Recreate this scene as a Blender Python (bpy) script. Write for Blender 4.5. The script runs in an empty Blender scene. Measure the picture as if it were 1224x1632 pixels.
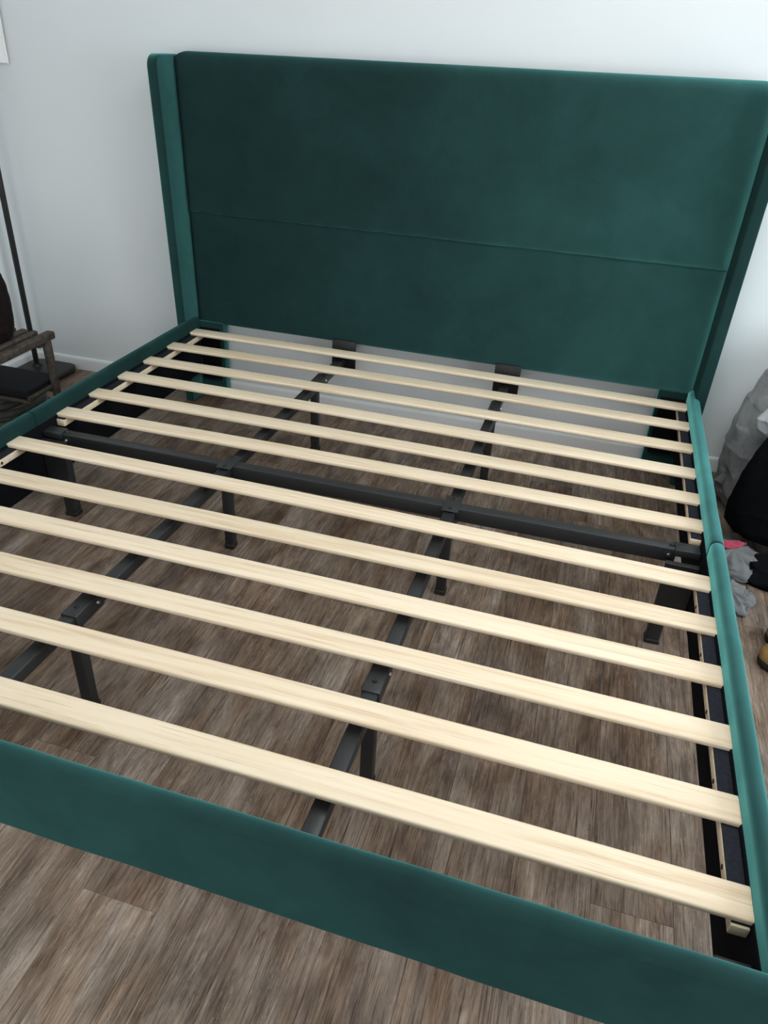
import bpy, bmesh, math, random
from mathutils import Vector, Matrix, noise
random.seed(7)
sc = bpy.context.scene
C = sc.collection

# ------------------------------------------------------------------ camera
cam_d = bpy.data.cameras.new('camera')
cam = bpy.data.objects.new('camera', cam_d); C.objects.link(cam)
YAW, PITCH, ROLL = -0.25295, -0.55652, 0.06025
fw = Vector((math.sin(YAW)*math.cos(PITCH), math.cos(YAW)*math.cos(PITCH), math.sin(PITCH)))
rt0 = Vector((math.cos(YAW), -math.sin(YAW), 0)); up0 = rt0.cross(fw)
rt = math.cos(ROLL)*rt0 + math.sin(ROLL)*up0
up = -math.sin(ROLL)*rt0 + math.cos(ROLL)*up0
M = Matrix((rt, up, -fw)).transposed().to_4x4()
M.translation = Vector((0.5664, -2.6485, 1.3228))
cam.matrix_world = M
cam_d.sensor_fit = 'VERTICAL'; cam_d.sensor_height = 36.0
cam_d.lens = 1198.4/1632*36.0
cam_d.clip_start = 0.02
sc.camera = cam

# ------------------------------------------------------------------ world and daylight
w = bpy.data.worlds.new('world'); sc.world = w; w.use_nodes = True
bg = w.node_tree.nodes['Background']
bg.inputs['Color'].default_value = (0.80, 0.90, 1.0, 1); bg.inputs['Strength'].default_value = 1.0

def area(name, loc, rot, sx, sy, power, col):
    d = bpy.data.lights.new(name, 'AREA'); d.shape = 'RECTANGLE'; d.size = sx; d.size_y = sy
    d.energy = power; d.color = col
    o = bpy.data.objects.new(name, d); C.objects.link(o); o.location = loc; o.rotation_euler = rot
    return o
# overcast daylight entering by the window in the right wall
area('window_daylight', (2.72, -1.35, 1.35), (0, math.radians(90), 0), 1.70, 2.1, 43, (0.84, 0.94, 1.0))
area('rear_fill_light', (-.20, -3.98, 1.10), (math.radians(90), 0, 0), 2.0, 1.9, 17, (1.0, 0.96, 0.91))  # unseen fill added behind the photographer to brighten foreground and walls

FILL = 4.9                    # strength of the unseen ceiling fill panel
vs = sc.view_settings
sc.display_settings.display_device = 'sRGB'
vs.view_transform = 'Standard'; vs.look = 'None'; vs.gamma = 1; vs.use_curve_mapping = False
vs.exposure = 0.22
sc.cycles.max_bounces = 8; sc.cycles.diffuse_bounces = 5

# ------------------------------------------------------------------ material helpers
class NT:
    def __init__(s, name):
        s.m = bpy.data.materials.new(name); s.m.use_nodes = True
        s.t = s.m.node_tree; s.b = s.t.nodes['Principled BSDF']
    def n(s, typ, **kw):
        x = s.t.nodes.new(typ)
        for k, v in kw.items(): setattr(x, k, v)
        return x
    def l(s, a, b): s.t.links.new(a, b)
    def coords(s, scale=(1,1,1), rand=0.0, out='Object'):
        tc = s.n('ShaderNodeTexCoord'); mp = s.n('ShaderNodeMapping')
        mp.inputs['Scale'].default_value = scale
        src = tc.outputs[out]
        if rand:
            oi = s.n('ShaderNodeObjectInfo'); mu = s.n('ShaderNodeVectorMath', operation='SCALE')
            co = s.n('ShaderNodeCombineXYZ')
            s.l(oi.outputs['Random'], co.inputs[0]); s.l(oi.outputs['Random'], co.inputs[1])
            m2 = s.n('ShaderNodeMath', operation='MULTIPLY'); m2.inputs[1].default_value = 1.37
            s.l(oi.outputs['Random'], m2.inputs[0]); s.l(m2.outputs[0], co.inputs[2])
            s.l(co.outputs[0], mu.inputs[0]); mu.inputs['Scale'].default_value = rand
            ad = s.n('ShaderNodeVectorMath', operation='ADD')
            s.l(src, ad.inputs[0]); s.l(mu.outputs[0], ad.inputs[1]); src = ad.outputs[0]
        s.l(src, mp.inputs[0]); return mp.outputs[0]
    def noise(s, vec, scale, detail=4, rough=.55, dist=0):
        x = s.n('ShaderNodeTexNoise'); x.inputs['Scale'].default_value = scale
        x.inputs['Detail'].default_value = detail; x.inputs['Roughness'].default_value = rough
        x.inputs['Distortion'].default_value = dist
        s.l(vec, x.inputs['Vector']); return x.outputs['Fac']
    def ramp(s, fac, stops):
        x = s.n('ShaderNodeValToRGB'); e = x.color_ramp.elements
        while len(e) < len(stops): e.new(0.5)
        for i, (p, c) in enumerate(stops):
            e[i].position = p; e[i].color = (*c, 1) if len(c) == 3 else c
        s.l(fac, x.inputs[0]); return x.outputs[0]
    def mix(s, fac, a, b, mode='MIX'):
        x = s.n('ShaderNodeMix', data_type='RGBA', blend_type=mode)
        for sock, v in ((x.inputs[0], fac), (x.inputs[6], a), (x.inputs[7], b)):
            if hasattr(v, 'links'): s.l(v, sock)
            elif isinstance(v, (int, float)): sock.default_value = v
            else: sock.default_value = (*v, 1)
        return x.outputs[2]
    def bump(s, h, strength, dist=0.002):
        x = s.n('ShaderNodeBump'); x.inputs['Strength'].default_value = strength
        x.inputs['Distance'].default_value = dist
        s.l(h, x.inputs['Height']); s.l(x.outputs[0], s.b.inputs['Normal'])
    def col(s, c):
        if hasattr(c, 'links'): s.l(c, s.b.inputs['Base Color'])
        else: s.b.inputs['Base Color'].default_value = (*c, 1)
    def set(s, **kw):
        for k, v in kw.items(): s.b.inputs[k.replace('_', ' ')].default_value = v

def simple(name, c, rough=.6, metal=0, spec=.5, nscale=None, namp=.3, bump=0):
    t = NT(name); t.set(Roughness=rough, Metallic=metal); t.b.inputs['Specular IOR Level'].default_value = spec
    if nscale:
        f = t.noise(t.coords(), nscale, 5)
        lo = tuple(x*(1-namp) for x in c); hi = tuple(min(1, x*(1+namp)) for x in c)
        t.col(t.ramp(f, [(.3, lo), (.7, hi)]))
        if bump: t.bump(f, bump)
    else: t.col(c)
    return t.m

def velvet(name='green_velvet', tilt=None):
    t = NT(name)
    v = t.coords()
    big = t.noise(v, 3.2, 3, .5, .6); mid = t.noise(v, 14, 4, .6, .8); fine = t.noise(v, 900, 2)
    nap = t.n('ShaderNodeMath', operation='ADD'); nap.inputs[1].default_value = 0
    k1 = t.mix(.35, big, mid)
    t.col(t.ramp(k1, [(.33, (.0035, .014, .013)), (.52, (.005, .019, .018)), (.70, (.007, .026, .024))]))
    sh = t.ramp(k1, [(.3, (.65, .65, .65)), (.7, (1, 1, 1))])
    t.l(sh, t.b.inputs['Sheen Weight'])
    t.set(Roughness=.85, Sheen_Roughness=.50)
    t.b.inputs['Specular IOR Level'].default_value = .12
    t.b.inputs['Sheen Tint'].default_value = (.28, .93, .89, 1)
    t.bump(fine, .18, .0006)
    if tilt:                                   # nap tilt in the normal, chosen per part to shade or brighten the velvet
        bn = t.b.inputs['Normal'].links[0].from_socket
        ad = t.n('ShaderNodeVectorMath', operation='ADD'); ad.inputs[1].default_value = tilt
        no = t.n('ShaderNodeVectorMath', operation='NORMALIZE')
        t.l(bn, ad.inputs[0]); t.l(ad.outputs[0], no.inputs[0]); t.l(no.outputs[0], t.b.inputs['Normal'])
    return t.m

def slat_wood():
    t = NT('pale_poplar_wood')
    v = t.coords((1.0, 26, 26), rand=9.0)
    g = t.noise(v, 3.0, 6, .6, .25)
    v2 = t.coords((2.0, 120, 60), rand=5.0); g2 = t.noise(v2, 2.2, 4, .6)
    c = t.ramp(g, [(.30, (.72, .55, .37)), (.48, (.84, .69, .505)), (.72, (.89, .765, .59))])
    d = t.ramp(g2, [(.30, (.55, .43, .28)), (.40, (1, 1, 1))])
    c = t.mix(.55, c, d, 'MULTIPLY')
    # slow tone drift along every slat
    oi = t.n('ShaderNodeObjectInfo')
    tone = t.ramp(oi.outputs['Random'], [(0, (.93, .92, .90)), (1, (1, 1, 1))])
    t.col(t.mix(1, c, tone, 'MULTIPLY'))
    t.set(Roughness=.55); t.b.inputs['Specular IOR Level'].default_value = .3
    t.bump(g2, .15, .0008)
    return t.m

def plank_wood():
    t = NT('weathered_laminate')
    v = t.coords((1, 1, 1), rand=37.0)
    def sc_(x, y):
        mp = t.n('ShaderNodeMapping'); mp.inputs['Scale'].default_value = (x, y, 1); t.l(v, mp.inputs[0]); return mp.outputs[0]
    patch = t.noise(sc_(10, 3.0), 1.0, 4, .55, 1.6)       # broad zones of tone
    hue = t.noise(sc_(8, 2.2), 1.0, 3, .5, 1.0)           # brown against grey
    streak = t.noise(sc_(55, 3.6), 1.0, 5, .6, 2.2)       # wavy grain
    fine = t.noise(sc_(330, 8), 1.0, 4, .62, 1.2)         # fissures along the grain
    mott = t.noise(sc_(30, 16), 1.0, 5, .65, 1.5)         # saw marks and mottling
    scr = t.noise(sc_(420, 12), 1.0, 2, .5, 1.6)           # pale brushed fibres
    area_ = t.noise(sc_(9, 5), 1.0, 3, .6, 1.0)
    knot = t.n('ShaderNodeTexVoronoi'); knot.inputs['Scale'].default_value = 1.0
    kv = t.n('ShaderNodeVectorMath', operation='ADD'); nz = t.n('ShaderNodeTexNoise'); nz.inputs['Scale'].default_value = 3.0; t.l(sc_(6, 2.6), nz.inputs['Vector'])
    t.l(sc_(6.5, 2.4), kv.inputs[0]); t.l(nz.outputs['Color'], kv.inputs[1]); t.l(kv.outputs[0], knot.inputs['Vector'])
    grey = t.ramp(patch, [(.32, (.140, .112, .094)), (.48, (.235, .192, .160)), (.60, (.305, .258, .222)), (.74, (.43, .385, .345))])
    brown = t.ramp(patch, [(.32, (.118, .077, .053)), (.48, (.205, .145, .103)), (.60, (.265, .198, .148)), (.74, (.37, .30, .24))])
    c = t.mix(t.ramp(hue, [(.40, (0, 0, 0)), (.62, (1, 1, 1))]), grey, brown)
    g = t.ramp(streak, [(.30, (.50, .46, .44)), (.45, (.84, .82, .81)), (.58, (1.02, 1.02, 1.02)), (.72, (1.26, 1.26, 1.27))])
    c = t.mix(.85, c, g, 'MULTIPLY')
    m = t.ramp(mott, [(.32, (.70, .67, .65)), (.50, (1, 1, 1)), (.70, (1.22, 1.22, 1.22))])
    c = t.mix(.7, c, m, 'MULTIPLY')
    f = t.ramp(fine, [(.34, (.20, .17, .16)), (.42, (.72, .70, .69)), (.50, (1, 1, 1)), (.68, (1.30, 1.30, 1.30))])
    f0 = t.ramp(area_, [(.40, (1, 1, 1)), (.62, (.35, .35, .35))])
    fm = t.n('ShaderNodeMix', data_type='RGBA', blend_type='MULTIPLY'); t.l(f0, fm.inputs[0]); t.l(c, fm.inputs[6]); t.l(f, fm.inputs[7]); c = fm.outputs[2]
    ck = t.noise(sc_(70, 5), 1.0, 5, .62, 1.0)            # crisp drying cracks: thin contour lines of a stretched noise
    cl = t.ramp(ck, [(.470, (1, 1, 1)), (.482, (.30, .27, .25)), (.494, (1, 1, 1))])
    cm = t.ramp(mott, [(.42, (0, 0, 0)), (.56, (1, 1, 1))])
    c = t.mix(cm, c, t.mix(1, c, cl, 'MULTIPLY'))
    pl = t.ramp(ck, [(.560, (0, 0, 0)), (.572, (.6, .6, .6)), (.584, (0, 0, 0))])
    c = t.mix(t.mix(1, pl, t.ramp(area_, [(.42, (.1, .1, .1)), (.58, (1, 1, 1))]), 'MULTIPLY'), c, (.50, .45, .40))
    s1 = t.ramp(scr, [(.60, (0, 0, 0)), (.70, (.55, .55, .55))])
    s2 = t.ramp(area_, [(.46, (.15, .15, .15)), (.62, (1, 1, 1))])
    s3 = t.mix(1, s1, s2, 'MULTIPLY')
    c = t.mix(s3, c, (.56, .51, .46))
    kn = t.ramp(knot.outputs['Distance'], [(.0, (.32, .27, .24)), (.07, (.60, .54, .50)), (.12, (.84, .80, .77)), (.16, (.72, .68, .64)), (.22, (1, 1, 1))])
    c = t.mix(.75, c, kn, 'MULTIPLY')
    oi = t.n('ShaderNodeObjectInfo')
    tone = t.ramp(oi.outputs['Random'], [(0, (.84, .77, .71)), (.35, (.97, .90, .83)), (.7, (1.04, .98, .92)), (1, (1.24, 1.20, 1.16))])
    c = t.mix(1, c, tone, 'MULTIPLY')
    t.col(c)
    t.set(Roughness=.50); t.b.inputs['Specular IOR Level'].default_value = .32
    t.bump(fine, .45, .001)
    return t.m

def wall_paint(name, c):
    t = NT(name); v = t.coords()
    f = t.noise(v, 160, 3); g = t.noise(v, 1.6, 3)
    t.col(t.ramp(g, [(.3, tuple(x*.97 for x in c)), (.7, c)]))
    t.set(Roughness=.75); t.b.inputs['Specular IOR Level'].default_value = .25
    t.bump(f, .12, .001); return t.m

def fleece(name, c, scale=60, amp=.35, bump=.8):
    t = NT(name); v = t.coords()
    f = t.noise(v, scale, 6, .7, .4); g = t.noise(v, 9, 3)
    k = t.mix(.45, f, g)
    t.col(t.ramp(k, [(.3, tuple(x*(1-amp) for x in c)), (.7, tuple(min(1, x*(1+amp)) for x in c))]))
    t.set(Roughness=.95, Sheen_Weight=.25, Sheen_Roughness=.6); t.b.inputs['Specular IOR Level'].default_value = .1
    t.bump(f, bump, .004); return t.m

MV = velvet(); MVH = velvet('green_velvet_headboard', (1.1, 0, 0)); MVF = velvet('green_velvet_footboard', (0, 0, .32)); MVW = velvet('green_velvet_right_wing', (0, -.9, 0)); MVRL = velvet('green_velvet_left_rail', (0, -.5, .2)); MVRR = velvet('green_velvet_right_rail', (0, .10, 0)); MS = slat_wood(); MP = plank_wood()
MW = wall_paint('white_wall_paint', (.77, .80, .81)); MCEIL = wall_paint('ceiling_paint', (.85, .86, .86))
MB = simple('white_skirting_paint', (.82, .83, .83), .4)
MBLK = simple('black_powder_coated_steel', (.022, .0235, .025), .42, 0, .45, 300, .2)
MLIN = simple('black_lining_cloth', (.006, .006, .008), .95, 0, .1, 200, .3)
MFELT = simple('dark_blue_grey_felt', (.020, .023, .031), .9, 0, .15, 180, .3)
MBOLT = simple('zinc_bolt', (.75, .75, .74), .3, 1)
MPL = simple('black_plastic_cap', (.01, .01, .01), .5)
MHOLE = simple('screw_hole', (.02, .012, .008), .8)
MSUB = simple('subfloor', (.03, .022, .017), .9)
MRUST = simple('weathered_grey_brown_wood', (.060, .047, .037), .75, 0, .3, 45, .55, .4)
MPOLE = simple('black_pole_metal', (.010, .010, .010), .4, .2)
MBASE = simple('dark_lacquered_base', (.016, .014, .013), .45, 0, .5, 60, .3)
MCASE = simple('black_case_nylon', (.008, .009, .011), .8, 0, .2, 400, .3, .3)
MHOSE = simple('dark_grey_hose_rubber', (.075, .078, .070), .7, 0, .3, 40, .35, .3)
MPAPER = simple('white_cloth', (.93, .93, .92), .9, 0, .1, 120, .05, .3)
MGREY = fleece('grey_fleece', (.21, .213, .218)); MLG = fleece('pale_grey_quilting', (.42, .44, .46), 90, .25)
MNAVY = simple('black_coat_cloth', (.0035, .0038, .005), .95, 0, .08, 80, .3, .2); MGC = fleece('grey_jersey', (.125, .128, .13), 40, .18, .3)
MPINK = fleece('pink_cloth', (.34, .035, .07), 50, .25, .3)
MTAN = simple('tan_leather', (.36, .21, .07), .6, 0, .4, 40, .3, .3); MSOLE = simple('black_rubber_sole', (.012, .011, .010), .7)
MLACE = simple('dark_lace', (.03, .025, .02), .8)
MWICK = simple('dark_brown_wicker', (.011, .006, .006), .85, 0, .15, 70, .6, .6)

# ------------------------------------------------------------------ mesh helpers
def link(name, me, mat, parent=None):
    if isinstance(me, bmesh.types.BMesh):
        b = me; me = bpy.data.meshes.new(name); b.to_mesh(me); b.free()
    if mat and not me.materials: me.materials.append(mat)
    o = bpy.data.objects.new(name, me); C.objects.link(o)
    if parent: o.parent = parent
    return o
def smooth(o, ang=None):
    for p in o.data.polygons: p.use_smooth = True
    if ang is not None:
        o.data.set_sharp_from_angle(angle=math.radians(ang))
    return o
def empty(name, loc=(0,0,0), rz=0, label=None, cat=None, group=None):
    o = bpy.data.objects.new(name, None); C.objects.link(o); o.location = loc; o.rotation_euler = (0,0,rz)
    o.empty_display_size = .1
    if label: o['label'] = label
    if cat: o['category'] = cat
    if group: o['group'] = group
    return o
def tag(o, label, cat, group=None):
    o['label'] = label; o['category'] = cat
    if group: o['group'] = group
    return o
def add_box(bm, x0, x1, y0, y1, z0, z1, bev=0, seg=2):
    r = bmesh.ops.create_cube(bm, size=1)
    vs_ = r['verts']
    for v in vs_:
        v.co = Vector(((x0+x1)/2 + v.co.x*(x1-x0), (y0+y1)/2 + v.co.y*(y1-y0), (z0+z1)/2 + v.co.z*(z1-z0)))
    if bev:
        es = list({e for v in vs_ for e in v.link_edges})
        bmesh.ops.bevel(bm, geom=es, offset=bev, segments=seg, profile=.5, affect='EDGES', clamp_overlap=True)
    return bm
def box(name, x0, x1, y0, y1, z0, z1, mat, parent=None, bev=0, seg=2):
    o = link(name, add_box(bmesh.new(), x0, x1, y0, y1, z0, z1, bev, seg), mat, parent)
    if bev: smooth(o, 50)
    return o
def tube_bm(bm, pts, radii, n=12, cap=True, sq=None):
    """swept tube through pts, optional (sx,sy) section squash"""
    rings = []
    up_ = Vector((0,0,1))
    for i, p in enumerate(pts):
        p = Vector(p)
        a = Vector(pts[max(0,i-1)]); b = Vector(pts[min(len(pts)-1,i+1)])
        d = (b-a).normalized()
        u = up_ if abs(d.dot(up_)) < .95 else Vector((1,0,0))
        s = d.cross(u).normalized(); t = s.cross(d).normalized()
        r = radii[i] if hasattr(radii, '__len__') else radii
        sx, sy = sq if sq else (1, 1)
        rings.append([bm.verts.new(p + s*math.cos(2*math.pi*k/n)*r*sx + t*math.sin(2*math.pi*k/n)*r*sy) for k in range(n)])
    for A, B in zip(rings, rings[1:]):
        for k in range(n):
            bm.faces.new((A[k], A[(k+1)%n], B[(k+1)%n], B[k]))
    if cap:
        bm.faces.new(list(reversed(rings[0]))); bm.faces.new(rings[-1])
    bmesh.ops.recalc_face_normals(bm, faces=bm.faces)
    return bm
def tube(name, pts, radii, mat, parent=None, n=12, sq=None, ang=60):
    return smooth(link(name, tube_bm(bmesh.new(), pts, radii, n, True, sq), mat, parent), ang)
def prism(name, outline, axis, a0, a1, mat, parent=None, bev=0, seg=3, steps=1, fn=None):
    """closed 2-D outline swept along an axis ('x' outline=(y,z); 'y' outline=(x,z); 'z' outline=(x,y))"""
    bm = bmesh.new(); rings = []
    for i in range(steps+1):
        a = a0 + (a1-a0)*i/steps
        ring = []
        for (u, v) in outline:
            c = {'x': (a,u,v), 'y': (u,a,v), 'z': (u,v,a)}[axis]
            ring.append(bm.verts.new(fn(Vector(c)) if fn else c))
        rings.append(ring)
    n = len(outline)
    for A, B in zip(rings, rings[1:]):
        for k in range(n): bm.faces.new((A[k], A[(k+1)%n], B[(k+1)%n], B[k]))
    bm.faces.new(rings[0]); bm.faces.new(list(reversed(rings[-1])))
    bmesh.ops.recalc_face_normals(bm, faces=bm.faces)
    if bev:
        es = [e for e in bm.edges if (e.verts[0] in rings[0] and e.verts[1] in rings[0]) or (e.verts[0] in rings[-1] and e.verts[1] in rings[-1])]
        bmesh.ops.bevel(bm, geom=es, offset=bev, segments=seg, profile=.5, affect='EDGES', clamp_overlap=True)
    return smooth(link(name, bm, mat, parent), 40)
def rrect(x0, x1, y0, y1, r, n=5):
    """rounded rectangle outline; r = (bl, br, tr, tl)"""
    if not hasattr(r, '__len__'): r = (r,)*4
    out = []
    for (cx, cy, a, rr) in ((x0, y0, 180, r[0]), (x1, y0, 270, r[1]), (x1, y1, 0, r[2]), (x0, y1, 90, r[3])):
        ox = cx + (rr if cx == x0 else -rr); oy = cy + (rr if cy == y0 else -rr)
        if rr == 0: out.append((cx, cy)); continue
        for i in range(n+1):
            t = math.radians(a + 90*i/n); out.append((ox + rr*math.cos(t), oy + rr*math.sin(t)))
    return out

# ------------------------------------------------------------------ the room
XL, XR, YF, H = -1.83, 2.60, -3.85, 2.50
def wy(x): return .131 + .02*x          # the back wall stands a degree off the bed
def struct(o): o['kind'] = 'structure'; return o
floor = struct(box('floor', XL-.1, XR+.1, YF-.1, .32, -.06, -.009, MSUB))
PW, PL = .148, 1.22
meshes = {}
def plank_mesh(w_, l_):
    k = (round(w_, 4), round(l_, 4))
    if k not in meshes:
        bm = add_box(bmesh.new(), -w_/2+.0002, w_/2-.0002, -l_/2+.0001, l_/2-.0001, -.008, 0)
        es = [e for e in bm.edges if all(v.co.z > -.001 for v in e.verts)]
        bmesh.ops.bevel(bm, geom=es, offset=.0007, segments=1, affect='EDGES')
        me = bpy.data.meshes.new('plank'); bm.to_mesh(me); bm.free(); me.materials.append(MP); meshes[k] = me
    return meshes[k]
offs = [0, .43, .81, .22, .61, 1.02, .35, .9]
row = 0
x = -.115 - PW*12
while x < XR:
    xa, xb = max(x, XL-.02), min(x+PW, XR+.02)
    y = YF - offs[(row*3) % 8]
    while y < .2:
        ya, yb = max(y, YF), min(y+PL, .20)
        if yb-ya > .02 and xb-xa > .01:
            o = link('plank', plank_mesh(xb-xa, yb-ya), MP, floor)
            o.location = ((xa+xb)/2, (ya+yb)/2, 0)
        y += PL
    x += PW; row += 1

def wall_x(name, xa, xb, mat):  # back wall, follows wy
    bm = bmesh.new()
    vs4 = []
    for z in (0, H):
        for (xx, d) in ((xa, 0), (xb, 0), (xb, .1), (xa, .1)): vs4.append(bm.verts.new((xx, wy(xx)+d, z)))
    for q in ((0,1,5,4), (1,2,6,5), (2,3,7,6), (3,0,4,7), (0,3,2,1), (4,5,6,7)): bm.faces.new([vs4[i] for i in q])
    bmesh.ops.recalc_face_normals(bm, faces=bm.faces)
    return link(name, bm, mat)
struct(wall_x('wall_back', XL-.1, XR+.1, MW))
struct(box('wall_left', XL-.1, XL, YF, .10, 0, H, MW))
# right wall with a window
WY0, WY1, WZ0, WZ1 = -2.40, -.30, .50, 2.20
bm = bmesh.new()
add_box(bm, XR, XR+.1, YF, WY0, 0, H); add_box(bm, XR, XR+.1, WY1, .18, 0, H)
add_box(bm, XR, XR+.1, WY0, WY1, 0, WZ0); add_box(bm, XR, XR+.1, WY0, WY1, WZ1, H)
struct(link('wall_right', bm, MW))
win = struct(empty('window_1', (XR+.05, (WY0+WY1)/2, WZ0)))
def wbox(n, y0, y1, z0, z1, d=.05, m=MB): 
    o = box(n, -d/2, d/2, y0, y1, z0, z1, m, win, .003 if m is MB else 0); return o
hw, hh = (WY1-WY0)/2, WZ1-WZ0
wbox('window_frame', -hw, hw, 0, .05); wbox('window_frame', -hw, hw, hh-.05, hh)
wbox('window_frame', -hw, -hw+.05, .05, hh-.05); wbox('window_frame', hw-.05, hw, .05, hh-.05); wbox('mullion', -.025, .025, .05, hh-.05)
# front wall behind the photographer with an opening added for the rear fill light
DX0, DX1, DZ = -1.20, .80, 2.10
bm = bmesh.new()
add_box(bm, XL-.1, DX0, YF-.1, YF, 0, H); add_box(bm, DX1, XR+.1, YF-.1, YF, 0, H); add_box(bm, DX0, DX1, YF-.1, YF, DZ, H)
struct(link('wall_front', bm, MW))
struct(box('ceiling', XL-.1, XR+.1, YF-.1, .30, H, H+.08, MCEIL))
# unseen ceiling panel, added to brighten slats, rails and floor
fill_panel = empty('added_ceiling_panel', (.85, -1.50, H), 0, 'unseen square ceiling panel added to light the bed from above', 'lamp')
ml = NT('fill_diffuser'); ml.col((.9, .9, .9)); ml.b.inputs['Emission Color'].default_value = (1.0, .97, .93, 1); ml.b.inputs['Emission Strength'].default_value = FILL; ml = ml.m
box('fill_frame', -.56, .56, -.56, .56, -.035, 0, MB, fill_panel, .004)
box('diffuser', -.53, .53, -.53, .53, -.040, -.0352, ml, fill_panel)
# skirting
def skirting(name, p, q, nrm):
    p, q, nrm = Vector((*p, 0)), Vector((*q, 0)), Vector((*nrm, 0)).normalized()
    prof = [(0, 0), (.012, 0), (.012, .046), (.0105, .052), (.006, .056), (0, .057)]
    bm = bmesh.new(); rings = []
    for e in (p, q): rings.append([bm.verts.new(e + nrm*a + Vector((0, 0, b))) for a, b in prof])
    n = len(prof)
    for k in range(n): bm.faces.new((rings[0][k], rings[0][(k+1)%n], rings[1][(k+1)%n], rings[1][k]))
    bm.faces.new(rings[0]); bm.faces.new(list(reversed(rings[1])))
    bmesh.ops.recalc_face_normals(bm, faces=bm.faces)
    return struct(smooth(link(name, bm, MB), 50))
skirting('baseboard_back', (XL, wy(XL)), (XR, wy(XR)), (.02, -1))
skirting('baseboard_left', (XL, YF), (XL, wy(XL)-.012), (1, 0))
skirting('baseboard_right', (XR, YF), (XR, wy(XR)-.012), (-1, 0))

# ------------------------------------------------------------------ the bed
ZS = .305                     # top of the slats
bed = empty('bed_frame', (0, -1.0, 0), 0, 'green velvet wingback bed frame with bare pale wooden slats and black steel supports', 'bed')
ORG = Vector((0, -1.0, 0))
def bp(o):                    # parent to the bed, keep place
    o.parent = bed; o.matrix_parent_inverse = Matrix.Translation(-ORG); return o

# --- headboard: two padded panels, two wings, legs
def lean(v):                  # the headboard tips a little forward
    k = (v.z - ZS)/.95
    return Vector((v.x, v.y - .030*k, v.z + .011*v.x*max(0, k)))
def panel(name, x0, x1, z0, z1, yb, yf, crown, edge, mat, parent, seam_top=False, seam_bot=False, nx=72, nz=36, seed=0, top_round=0.0):
    """padded panel, crowned towards -y with edges rolling back"""
    bm = bmesh.new(); grid = []
    for j in range(nz+1):
        v = j/nz; v = .5 - .5*math.cos(math.pi*v)
        r = []
        for i in range(nx+1):
            u = i/nx; u = .5 - .5*math.cos(math.pi*u)
            x_ = x0 + (x1-x0)*u; z_ = z0 + (z1-z0)*v
            dx = min(x_-x0, x1-x_); dzb = z_-z0; dzt = z1-z_
            def roll(d, e): 
                return 0 if d >= e else 1-math.sqrt(max(0, 1-(1-d/e)**2))
            et = edge*(.55 if seam_top else 1.6); eb = edge*(.55 if seam_bot else 1)
            q = max(roll(dx, edge), roll(dzt, et), roll(dzb, eb))
            dep = (yb-yf)*(.70 if (seam_top and dzt < et) or (seam_bot and dzb < eb) else .8)
            nz_ = noise.noise(Vector((x_*4, z_*5, seed)))*.0022 + noise.noise(Vector((x_*11, z_*14, seed+3)))*.0009
            pk = 0
            for flag, d in ((seam_top, dzt), (seam_bot, dzb)):
                if flag: pk += .0036*math.exp(-d/.022)*noise.noise(Vector((x_*30, 0, seed)))*1.5
            y_ = yf - crown*(1-(2*u-1)**2)*(1-(2*v-1)**2) + q*dep + nz_ + pk
            dropc = top_round*max(0, 1-dx/.05)**2 * v**6      # top corners roll down to the wings
            r.append(bm.verts.new(lean(Vector((x_, y_, z_-dropc)))))
        grid.append(r)
    for j in range(nz):
        for i in range(nx):
            bm.faces.new((grid[j][i], grid[j][i+1], grid[j+1][i+1], grid[j+1][i]))
    # back
    rim = grid[0] + [g[-1] for g in grid[1:]] + list(reversed(grid[-1][:-1])) + [g[0] for g in reversed(grid[1:-1])]
    back = [bm.verts.new((v.co.x, yb - (.030*(v.co.z-ZS)/.95), v.co.z)) for v in rim]
    n = len(rim)
    for k in range(n): bm.faces.new((rim[(k+1)%n], rim[k], back[k], back[(k+1)%n]))
    bm.faces.new(list(reversed(back)))
    bmesh.ops.recalc_face_normals(bm, faces=bm.faces)
    return smooth(link(name, bm, mat, parent), 70)
hb = bp(empty('headboard')); hb.location = (0, 0, 0)
ZSEAM = ZS + .442
ZT = ZS + .972
panel('upper_panel', -.972, .972, ZSEAM, ZT, .100, .050, .004, .030, MVH, hb, seam_bot=True, seed=1, top_round=.016)
panel('lower_panel', -.972, .972, ZS+.008, ZSEAM+.012, .100, .060, .004, .022, MVH, hb, seam_top=True, seed=5)
for s in (-1, 1):
    prof = rrect(-.052, .108, .0, ZT-.010, (0, 0, .02, .040), 8)          # (y, z) seen from the side, rounded front top
    prof = [(y_ + (.012 if y_ < 0 else 0)*(1-(z_/ZT)), z_) for y_, z_ in prof]
    xs = sorted((s*.968, s*1.005))
    prism('wing', prof, 'x', xs[0], xs[1], MVW if s > 0 else MV, hb, .007, 4, fn=lean)
    xa, xb = sorted((s*.855, s*.966))
    box('headboard_leg', xa, xb, .052, .098, .012, ZS+.02, MV, hb, .004)
    box('foot_glide', xa+.02, xb-.02, .06, .09, 0, .012, MPL, hb)
    pa, pb = sorted((s*.868, s*.952))
    box('corner_plate', pa, pb, .040, .0515, .085, ZS-.004, MLIN, hb, .001)  # black plate, made wide so it also carries the shade on the leg
for xc in (-.331, .313):
    box('beam_hanger', xc-.048, xc+.048, .040, .0515, ZS-.085, ZS+.030, MPL, hb, .002)

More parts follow.
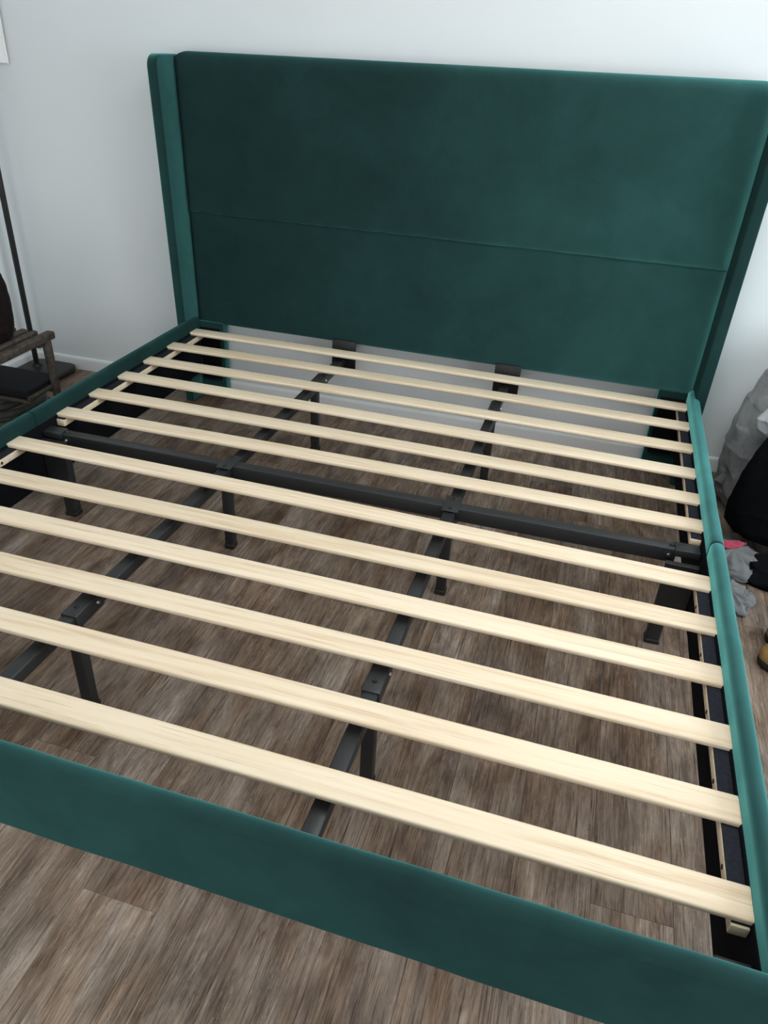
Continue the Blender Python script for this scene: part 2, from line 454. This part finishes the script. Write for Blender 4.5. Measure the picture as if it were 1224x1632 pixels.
# --- side rails, in two halves each side
ZR = ZS + .040; ZRB = ZS - .190
YJ = -.968
for s in (-1, 1):
    for (y0, y1) in ((YJ+.0015, .045), (-2.022, YJ-.0015)):
        xi, xo = .952, .985
        out = rrect(xi, xo, ZRB, ZR, (.004, .006, .016, .0155), 7)
        out = [(s*a, b) for a, b in out]
        st = 26
        def wob(v, s=s):
            k = noise.noise(Vector((s*3, v.y*7, v.z*6)))
            return v + Vector((s*.0016*k, 0, .0014*noise.noise(Vector((s*9, v.y*9, 0)))))
        r = bp(prism('side_rail', out, 'y', y0, y1, MVRR if s > 0 else MVRL, None, .005, 3, st, wob))
        r['label'] = 'green velvet side rail half with black lined inner face'
        la, lb = sorted((s*.9488, s*.9525))
        yl0, yl1 = y0-.0012, min(y1, .028)+.0012
        box('lining', la, lb, yl0, yl1, ZRB+.002, ZS-.004, MLIN, r)
        # wooden ledger with a felt top
        yc0, yc1 = (-.885, .012) if y1 > 0 else (-1.925, -1.050)
        ca, cb = sorted((s*.922, s*.9485))
        cl = box('ledger', ca, cb, yc0, yc1, ZS-.036, ZS-.0150, MS, r, .0015)
        fa, fb = sorted((s*.9228, s*.9483))
        box('felt_strip', fa, fb, yc0+.004, yc1-.004, ZS-.0150, ZS-.0128, MFELT, r)
        for yk in [yc0 + .10 + .166*k for k in range(5)]:
            bmh = bmesh.new()
            bmesh.ops.create_cone(bmh, cap_ends=True, segments=10, radius1=.0042, radius2=.0042, depth=.0016, matrix=Matrix.Translation((s*.9215, yk, ZS-.0255)) @ Matrix.Rotation(math.pi/2, 4, 'Y'))
            link('screw_hole', bmh, MHOLE, r)

# --- footboard
fbo = rrect(-2.052, -2.020, ZS-.125, ZS+.064, (.006, .006, .014, .018), 7)
def wobf(v): return v + Vector((0, .0016*noise.noise(Vector((v.x*6, v.z*7, 3))) - .006*max(0, v.x), .0016*noise.noise(Vector((v.x*9, 1, 3)))))
fo = bp(prism('footboard', fbo, 'x', -.990, .990, MVF, None, .006, 3, 48, wobf))
box('lining', -.94, .94, -2.0205, -2.017, ZS-.12, ZS+.015, MLIN, fo)
for s in (-1, 1):
    xa, xb = sorted((s*.90, s*.951))
    box('corner_bracket', xa, xb, -2.017, -1.965, ZS-.185, ZS-.03, MBLK, fo, .003)
    tube('foot', [(s*.93, -1.99, ZS-.185), (s*.93, -1.99, 0)], [.024, .017], MBLK, fo, 16)

# --- slats
SL = [(-.014,-.016),(-.191,-.182),(-.359,-.353),(-.519,-.526),(-.684,-.683),(-.847,-.827),(-1.070,-1.090),(-1.247,-1.247),(-1.406,-1.406),(-1.567,-1.567),(-1.727,-1.727),(-1.892,-1.892)]
def slat_mesh():
    bm = bmesh.new()
    st = 24; w_, th = .0575, .0125
    out = rrect(-w_/2, w_/2, -th, 0, .0042, 3)
    rings = []
    for i in range(st+1):
        x_ = -.955 + 1.910*i/st
        zz = .004*(1-(x_/.955)**2)
        rings.append([bm.verts.new((x_, a, b+zz)) for a, b in out])
    n = len(out)
    for A, B in zip(rings, rings[1:]):
        for k in range(n): bm.faces.new((A[k], A[(k+1)%n], B[(k+1)%n], B[k]))
    bm.faces.new(rings[0]); bm.faces.new(list(reversed(rings[-1])))
    bmesh.ops.recalc_face_normals(bm, faces=bm.faces)
    es = [e for e in bm.edges if all(v in rings[0] for v in e.verts) or all(v in rings[-1] for v in e.verts)]
    bmesh.ops.bevel(bm, geom=es, offset=.003, segments=2, affect='EDGES')
    me = bpy.data.meshes.new('slat'); bm.to_mesh(me); bm.free(); me.materials.append(MS)
    for p in me.polygons: p.use_smooth = True
    me.set_sharp_from_angle(angle=math.radians(50))
    return me
sm = slat_mesh()
for (yl, yr) in SL:
    o = link('slat', sm, MS)
    o.location = (random.uniform(-.002, .002), (yl+yr)/2, ZS - .0005)
    o.rotation_euler = (0, 0, math.atan2(yr-yl, 1.91)); bp(o)

# --- steel undercarriage
ZB = ZS - .030                # top of the long beams
BT = .030
def bolt(name, x_, y_, z_, axis, parent, r=.005, mat=MBOLT, l=.006):
    b = bmesh.new(); R = {'x': Matrix.Rotation(math.pi/2, 4, 'Y'), 'y': Matrix.Rotation(math.pi/2, 4, 'X'), 'z': Matrix.Identity(4)}[axis]
    bmesh.ops.create_cone(b, cap_ends=True, segments=10, radius1=r, radius2=r*.7, depth=l, matrix=Matrix.Translation((x_, y_, z_)) @ R)
    return smooth(link(name, b, mat, parent), 40)
LEGY = (-.262, -.948, -1.640)
for bi, (xn, xf) in enumerate(((-.331, -.331), (.313, .313))):
    # each long beam: three tubes joined by sleeves
    def bx_(y_): return (-.331 - .016*max(0, -y_)) if bi == 0 else (.313 - .006*max(0, -y_))
    segs = [(.040, -.905), (-.945, -1.618), (-1.624, -2.018)]
    for (ya, yb) in segs:
        xa, xb = bx_(ya), bx_(yb); L = ya-yb
        m = box('long_beam', -BT/2, BT/2, -L/2, L/2, -BT, 0, MBLK, None, .003)
        m.location = ((xa+xb)/2, (ya+yb)/2, ZB); m.rotation_euler = (0, 0, math.atan2(-(xa-xb), (ya-yb)))
        bp(m)
    for yk in LEGY:
        xk = bx_(yk)
        lg = bp(empty('support_leg')); lg.location = (xk, yk, 0)
        top = ZB - BT - .001
        lt = box('tube', -.0135, .0135, -.0135, .0135, .010, top, MBLK, lg, .003)
        box('foot_cap', -.0155, .0155, -.0155, .0155, 0, .016, MPL, lg, .003)
        if yk != LEGY[1]:
            sl = box('sleeve', -.0185, .0185, -.012, .085, top-.001, ZB+.0035, MBLK, lg, .002)
            bolt('hex_bolt', 0, .018, ZB+.005, 'z', lg, .0065, MPL)
            bolt('silver_bolt', .0195, .062, ZB-.012, 'x', lg, .0048)
        else:
            box('leg_plate', -.024, .024, -.016, .016, top-.003, top+.002, MBLK, lg, .001)
            bolt('hex_bolt', .010, .012, ZB+.002, 'z', lg, .005, MPL)
# cross beam (angle steel) with end pieces
cb = bp(empty('cross_beam')); cb.location = (0, -.925, ZB)
rz = .010
cb.rotation_euler = (0, 0, rz)
box('angle_top', -.900, .890, -.018, .016, .0012, .0045, MBLK, cb, .001)
box('angle_front', -.900, .890, -.018, -.0145, -.034, .0012, MBLK, cb, .001)
box('centre_tube', -.900, .890, -.0130, .012, -.030, .0010, MBLK, cb, .002)
for s in (-1, 1):
    xa, xb = sorted((s*.885, s*.947))
    box('end_plate', xa, xb, -.022, .019, -.012, .008, MBLK, cb, .002)
    bolt('silver_bolt', s*.872, -.0195, -.014, 'y', cb, .0055)
    bolt('hex_bolt', s*.878, .002, .0058, 'z', cb, .007, MPL)
for xk in (-.346, .308):
    box('joint_plate', xk-.022, xk+.022, -.040, .040, .0045, .007, MBLK, cb, .001)
    bolt('hex_bolt', xk, -.026, .0085, 'z', cb, .005, MPL); bolt('hex_bolt', xk, .026, .0085, 'z', cb, .005, MPL)
for s in (-1, 1):
    rl = bp(empty('rail_leg')); rl.location = (s*.890, -.952, 0)
    o_ = s
    pa = [(-.024*o_, .305-.045), (.056*o_, .305-.045), (.056*o_, .305-.185), (.016*o_, .305-.185), (-.020*o_, .305-.155)]
    prism('leg_bracket', pa, 'y', -.020, -.004, MBLK, rl, .001, 1)
    box('tube', -.018, .018, -.018, .014, .010, .305-.10, MBLK, rl, .004)
    box('foot_cap', -.020, .020, -.020, .016, 0, .014, MPL, rl, .003)

# ------------------------------------------------------------------ things left of the bed
# slatted bench
bench = empty('slatted_bench', (-1.40, -.80, 0), 0, 'low weathered wooden slatted bench along the left wall', 'bench')
BZ = .388
for i, xk in enumerate((.122, .070, .026, -.020, -.068, -.116)):
    y1 = .340 if i else .358
    hw_ = .017 if i == 0 else .0125
    o = prism('slat', rrect(xk-hw_, xk+hw_, BZ-.028 if i == 0 else BZ-.020, BZ, .007, 4), 'y', -.36, y1, MRUST, bench, .006, 3, 10,
              lambda v: v + Vector((.002*noise.noise(v*9), 0, .002*noise.noise(v*7+Vector((3,1,0))))))
for yk in (.30, -.30):
    box('crossbar', -.13, .125, yk-.016, yk+.016, BZ-.044, BZ-.020, MRUST, bench, .004)
for (lx, ly) in ((.128, .318), (-.135, .318), (.128, -.318), (-.135, -.318)):
    tube('leg', [(lx*1.03, ly*1.01, 0), (lx, ly, BZ-.02)], [.0145, .0165], MRUST, bench, 10)
for lx in (.128, -.137):
    if lx > 0: tube('stretcher', [(lx, -.318, .095), (lx, .318, .095)], .0085, MRUST, bench, 8)
    tube('shelf_rail', [(lx, .318, .196), (lx, .178, .196)], .0085, MRUST, bench, 8)
for yk in (.312, .186):
    tube('shelf_rung', [(-.137, yk, .177), (.128, yk, .177)], .0075, MRUST, bench, 8)
# flat black case resting on the lower stretchers
case = empty('flat_case', (-1.40, -.53, .185), 0, 'flat black case lying on the low shelf rails under the slatted bench', 'case')
cs = prism('body', rrect(-.150, .112, -.082, .098, .014, 5), 'z', 0, .030, MCASE, case, .006, 3)
tube('handle', [(-.145, -.03, .015), (-.165, -.02, .015), (-.168, .03, .015), (-.145, .04, .015)], .006, MCASE, case, 8)
tube('zip', [(.1122, -.06, .015), (.1126, .08, .015)], .002, MPL, case, 6)
# round wicker jar on the bench
jar = empty('wicker_jar', (-1.402, -.60, BZ), 0, 'dark brown rounded wicker jar standing on the slatted bench', 'jar')
prof = [(.060, 0), (.074, .008), (.084, .04), (.088, .09), (.088, .14), (.083, .19), (.070, .235), (.054, .262), (.048, .272), (.053, .285)]
bm = bmesh.new(); n = 40; rings = []
for (r_, z_) in [p for i in range(len(prof)-1) for p in [tuple(prof[i][k]+(prof[i+1][k]-prof[i][k])*t for k in (0, 1)) for t in (0, .25, .5, .75)]] + [prof[-1]]:
    rings.append([bm.verts.new(((r_+.0016*math.sin(k*math.pi+z_*700))*math.cos(2*math.pi*k/n), (r_+.0016*math.sin(k*math.pi+z_*700))*math.sin(2*math.pi*k/n), z_)) for k in range(n)])
for A, B in zip(rings, rings[1:]):
    for k in range(n): bm.faces.new((A[k], A[(k+1)%n], B[(k+1)%n], B[k]))
bm.faces.new(list(reversed(rings[0])))
smooth(link('body', bm, MWICK, jar))
bm = bmesh.new(); bmesh.ops.create_cone(bm, cap_ends=True, segments=40, radius1=.051, radius2=.051, depth=.004, matrix=Matrix.Translation((0, 0, .277)))
link('lid', bm, MWICK, jar)
# black pole on a flat base in the corner
lamp = empty('pole_stand', (-1.755, .0, 0), 0, 'thin black upright pole on a flat dark base in the room corner', 'stand')
prism('base', rrect(-.065, .160, -.155, .085, .050, 7), 'z', 0, .026, MBASE, lamp, .006, 3)
tube('pole', [(0, 0, .026), (0, 0, 1.62)], .0115, MPOLE, lamp, 14)
tube('collar', [(0, 0, .026), (0, 0, .036)], [.022, .018], MPOLE, lamp, 18)
tube('finial', [(0, 0, 1.62), (0, 0, 1.632), (0, 0, 1.648)], [.012, .014, .004], MPOLE, lamp, 14)
# coiled hose on the floor
pts = []
N = 5*40
for i in range(N+1):
    a = 2*math.pi*i/40; k = i/N
    rr = .165 + .010*math.sin(a*.37+1) - .018*k + .006*math.sin(3*a+k*5)
    pts.append((rr*math.cos(a), rr*math.sin(a)*1.05, .0135 + .0245*5*k*.96 + .003*math.sin(2*a)))
hose = empty('coiled_hose', (-1.575, -.44, 0), 0, 'dark grey coiled hose on the floor under the bench', 'hose')
tube('coil', pts, .0135, MHOSE, hose, 10)
tube('end_fitting', [pts[-1], (Vector(pts[-1])*2-Vector(pts[-2])).to_tuple(), (Vector(pts[-1])*4-Vector(pts[-2])*3).to_tuple()], [.015, .016, .016], MPL, hose, 10)
# white cloth in the corner of the wall
wh = empty('wall_hanging', (-1.750, wy(-1.8)-.006, 1.17), 0, 'white cloth strip hanging on the back wall at the top left corner', 'cloth')
bm = bmesh.new(); rows = []
for j in range(31):
    z_ = .022 + .95*j/30
    r = []
    for i in range(9):
        x_ = -.066 + .134*i/8
        r.append((x_ + .0015*noise.noise(Vector((0, z_*6, 2))), -.012 - .005*math.sin(i*1.4+z_*2) - .003*noise.noise(Vector((x_*30, z_*5, 1))), z_ - (.003*i/8 if j == 0 else 0)))
    rows.append(r)
F = [[bm.verts.new(c) for c in r] for r in rows]; Bk = [[bm.verts.new((c[0], c[1]+.004, c[2])) for c in r] for r in rows]
for j in range(30):
    for i in range(8):
        bm.faces.new((F[j][i], F[j][i+1], F[j+1][i+1], F[j+1][i])); bm.faces.new((Bk[j][i], Bk[j+1][i], Bk[j+1][i+1], Bk[j][i+1]))
    bm.faces.new((F[j][0], F[j+1][0], Bk[j+1][0], Bk[j][0])); bm.faces.new((F[j][8], Bk[j][8], Bk[j+1][8], F[j+1][8]))
for i in range(8):
    bm.faces.new((F[0][i], Bk[0][i], Bk[0][i+1], F[0][i+1])); bm.faces.new((F[30][i], F[30][i+1], Bk[30][i+1], Bk[30][i]))
bmesh.ops.recalc_face_normals(bm, faces=bm.faces)
smooth(link('cloth_panel', bm, MPAPER, wh), 60)
tube('hanging_rod', [(-.068, -.010, .975), (.072, -.010, .975)], .006, MPOLE, wh, 10)

# ------------------------------------------------------------------ clothes heap right of the bed
def heap(name, rings, mat, parent=None, n=64, m=40, fold=.05, k=9, seed=0, rough=.02, tw=1.5, ymax=None, zmin=0.0):
    """draped cloth volume: rings = (z, cx, cy, rx, ry) from bottom to top, wrapped in folds"""
    bm = bmesh.new(); R = []
    for j in range(m+1):
        f = j/m*(len(rings)-1); a = min(int(f), len(rings)-2); t = f-a; t = t*t*(3-2*t)
        z, cx, cy, rx, ry = [rings[a][q]+(rings[a+1][q]-rings[a][q])*t for q in range(5)]
        r = []
        for i in range(n):
            th = 2*math.pi*i/n
            d = Vector((math.cos(th), math.sin(th), 0))
            fo = fold*math.sin(k*th + tw*f + 2*noise.noise(Vector((math.cos(th)*2, math.sin(th)*2, f*.8+seed)))) 
            g = rough*noise.noise(Vector((math.cos(th)*3+seed, math.sin(th)*3, f*2.2)))*2
            q = 1 + fo*(.4+.6*math.sin(min(1, j/m*3)*math.pi/2)) + g
            p = Vector((cx + d.x*rx*q, cy + d.y*ry*q, z + .012*noise.noise(Vector((d.x*3, d.y*3, seed+f)))))
            if ymax is not None: p.y = min(p.y, ymax - .002)
            p.z = max(p.z, zmin)
            r.append(bm.verts.new(p))
        R.append(r)
    for A, B in zip(R, R[1:]):
        for i in range(n): bm.faces.new((A[i], A[(i+1)%n], B[(i+1)%n], B[i]))
    c0 = bm.verts.new((rings[0][1], rings[0][2], max(zmin, rings[0][0]))); c1 = bm.verts.new((rings[-1][1], rings[-1][2], rings[-1][0]+.01))
    for i in range(n):
        bm.faces.new((R[0][(i+1)%n], R[0][i], c0)); bm.faces.new((R[-1][i], R[-1][(i+1)%n], c1))
    bmesh.ops.recalc_face_normals(bm, faces=bm.faces)
    o = smooth(link(name, bm, mat, parent)); return o

grey = empty('fleece_blanket', (1.25, -.03, 0), 0, 'grey fleece blanket heaped against the wall right of the headboard', 'blanket')
heap('blanket_drape', [(0, -.0, -.02, .115, .12), (.06, 0, -.03, .140, .155), (.14, .0, -.03, .150, .165), (.22, .0, -.03, .150, .165), (.30, .005, -.03, .147, .155), (.38, .01, -.02, .132, .145), (.46, .02, .0, .110, .125), (.52, .03, .01, .085, .11), (.56, .04, .02, .06, .09), (.59, .045, .03, .03, .05)],
     MGREY, grey, 150, 80, .022, 11, 3, .025, 2.0, ymax=.155)
tube('tucked_corner', [(-.135, -.10, .055), (-.152, -.115, .075), (-.152, -.118, .105), (-.135, -.10, .125)], [.011, .015, .015, .010], MGC, grey, 12)
ql = empty('quilted_jacket', (1.25, -.225, .325), 0, 'pale grey quilted jacket lying on the grey fleece blanket', 'jacket')
heap('jacket_body', [(0, .02, 0, .08, .025), (.025, -.005, -.005, .105, .04), (.06, -.005, -.005, .113, .045), (.10, .01, .005, .100, .045), (.14, .03, .02, .07, .04), (.16, .04, .03, .04, .02)], MLG, ql, 100, 30, .03, 9, 9, .02, zmin=-1)
coat = empty('black_coat', (1.26, -.36, 0), 0, 'black coat heaped on the floor in front of the grey blanket', 'coat')
heap('coat_body', [(.054, .03, -.01, .11, .07), (.066, .01, -.015, .142, .09), (.10, .0, -.02, .162, .098), (.16, .0, -.02, .164, .10), (.25, .01, -.015, .162, .095), (.33, .02, -.01, .150, .088), (.40, .03, .0, .132, .075), (.435, .04, .0, .09, .05), (.445, .05, .0, .04, .02)], MNAVY, coat, 100, 50, .012, 6, 5, .012, zmin=.05)
heap('coat_hem', [(0, .09, -.185, .20, .085), (.02, .09, -.185, .21, .09), (.045, .10, -.17, .18, .08), (.06, .11, -.15, .09, .05)], MNAVY, coat, 80, 14, .03, 7, 8, .03)
tube('coat_skirt', [(.09, -.02, .0), (.08, -.02, .06), (.07, -.02, .16)], [.065, .075, .07], MNAVY, coat, 24)
joggers = empty('grey_sweatpants', (1.13, -.52, 0), 0, 'grey sweatpants crumpled on the floor beside the right bed rail', 'trousers')
heap('waist_part', [(0, .0, .02, .075, .085), (.014, .0, .02, .092, .10), (.034, .0, .02, .088, .095), (.046, .0, .025, .055, .06)], MGC, joggers, 90, 22, .05, 6, 2, .06)
heap('leg_part', [(0, -.015, -.165, .060, .075), (.010, -.015, -.165, .064, .079), (.020, -.018, -.163, .052, .06), (.026, -.02, -.16, .02, .025)], MGC, joggers, 80, 14, .12, 5, 7, .08)
pink = empty('pink_garment', (1.105, -.485, .052), 0, 'pink cloth poking out of the grey sweatpants', 'garment')
heap('pink_fold', [(0, 0, 0, .060, .014), (.006, 0, 0, .066, .017), (.014, 0, 0, .050, .010)], MPINK, pink, 40, 10, .08, 5, 4, .03, zmin=-1).rotation_euler = (0, 0, .40)
def shoe(name, loc, rz, label):
    t = empty(name, loc, rz, label, 'shoe', 'pair of tan shoes')
    out = []
    L_ = [(-.125, .030), (-.10, .036), (-.04, .034), (.02, .038), (.07, .047), (.11, .044), (.135, .028), (.142, .008)]
    out = [(x_, w_) for x_, w_ in L_] + [(x_, -w_) for x_, w_ in reversed(L_)]
    prism('sole', out, 'z', 0, .022, MSOLE, t, .003, 2)
    bm = bmesh.new(); R = []
    secs = [(-.120, .030, .10, .020), (-.09, .035, .105, .020), (-.03, .034, .10, .020), (.02, .038, .085, .020), (.06, .046, .072, .020), (.095, .045, .066, .020), (.120, .037, .058, .020), (.136, .022, .045, .020), (.142, .008, .032, .020)]
    for (x_, w_, z_, zb) in secs:
        R.append([bm.verts.new((x_, w_*math.copysign(abs(math.cos(a))**.7, math.cos(a)), zb + (z_-zb)*abs(math.sin(a))**.8)) for a in [math.pi*q/12 for q in range(13)]])
    for A, B in zip(R, R[1:]):
        for q in range(12): bm.faces.new((A[q], A[q+1], B[q+1], B[q]))
        bm.faces.new((A[0], B[0], B[12], A[12]))
    bm.faces.new(R[0]); bm.faces.new(R[-1]); bmesh.ops.recalc_face_normals(bm, faces=bm.faces)
    smooth(link('upper', bm, MTAN, t), 50)
    for q in range(4):
        x_ = .0 + .018*q; z_ = .090 - .0095*q
        tube('lace', [(x_, -.02, z_-.008), (x_, 0, z_+.003), (x_, .02, z_-.008)], .0028, MLACE, t, 6)
    return t
shoe('tan_shoe', (1.300, -.955, 0), math.radians(176), 'tan leather shoe with black sole on the floor, nearer of the pair')
shoe('tan_shoe', (1.332, -.838, 0), math.radians(184), 'tan leather shoe with black sole on the floor, nearer the coat')
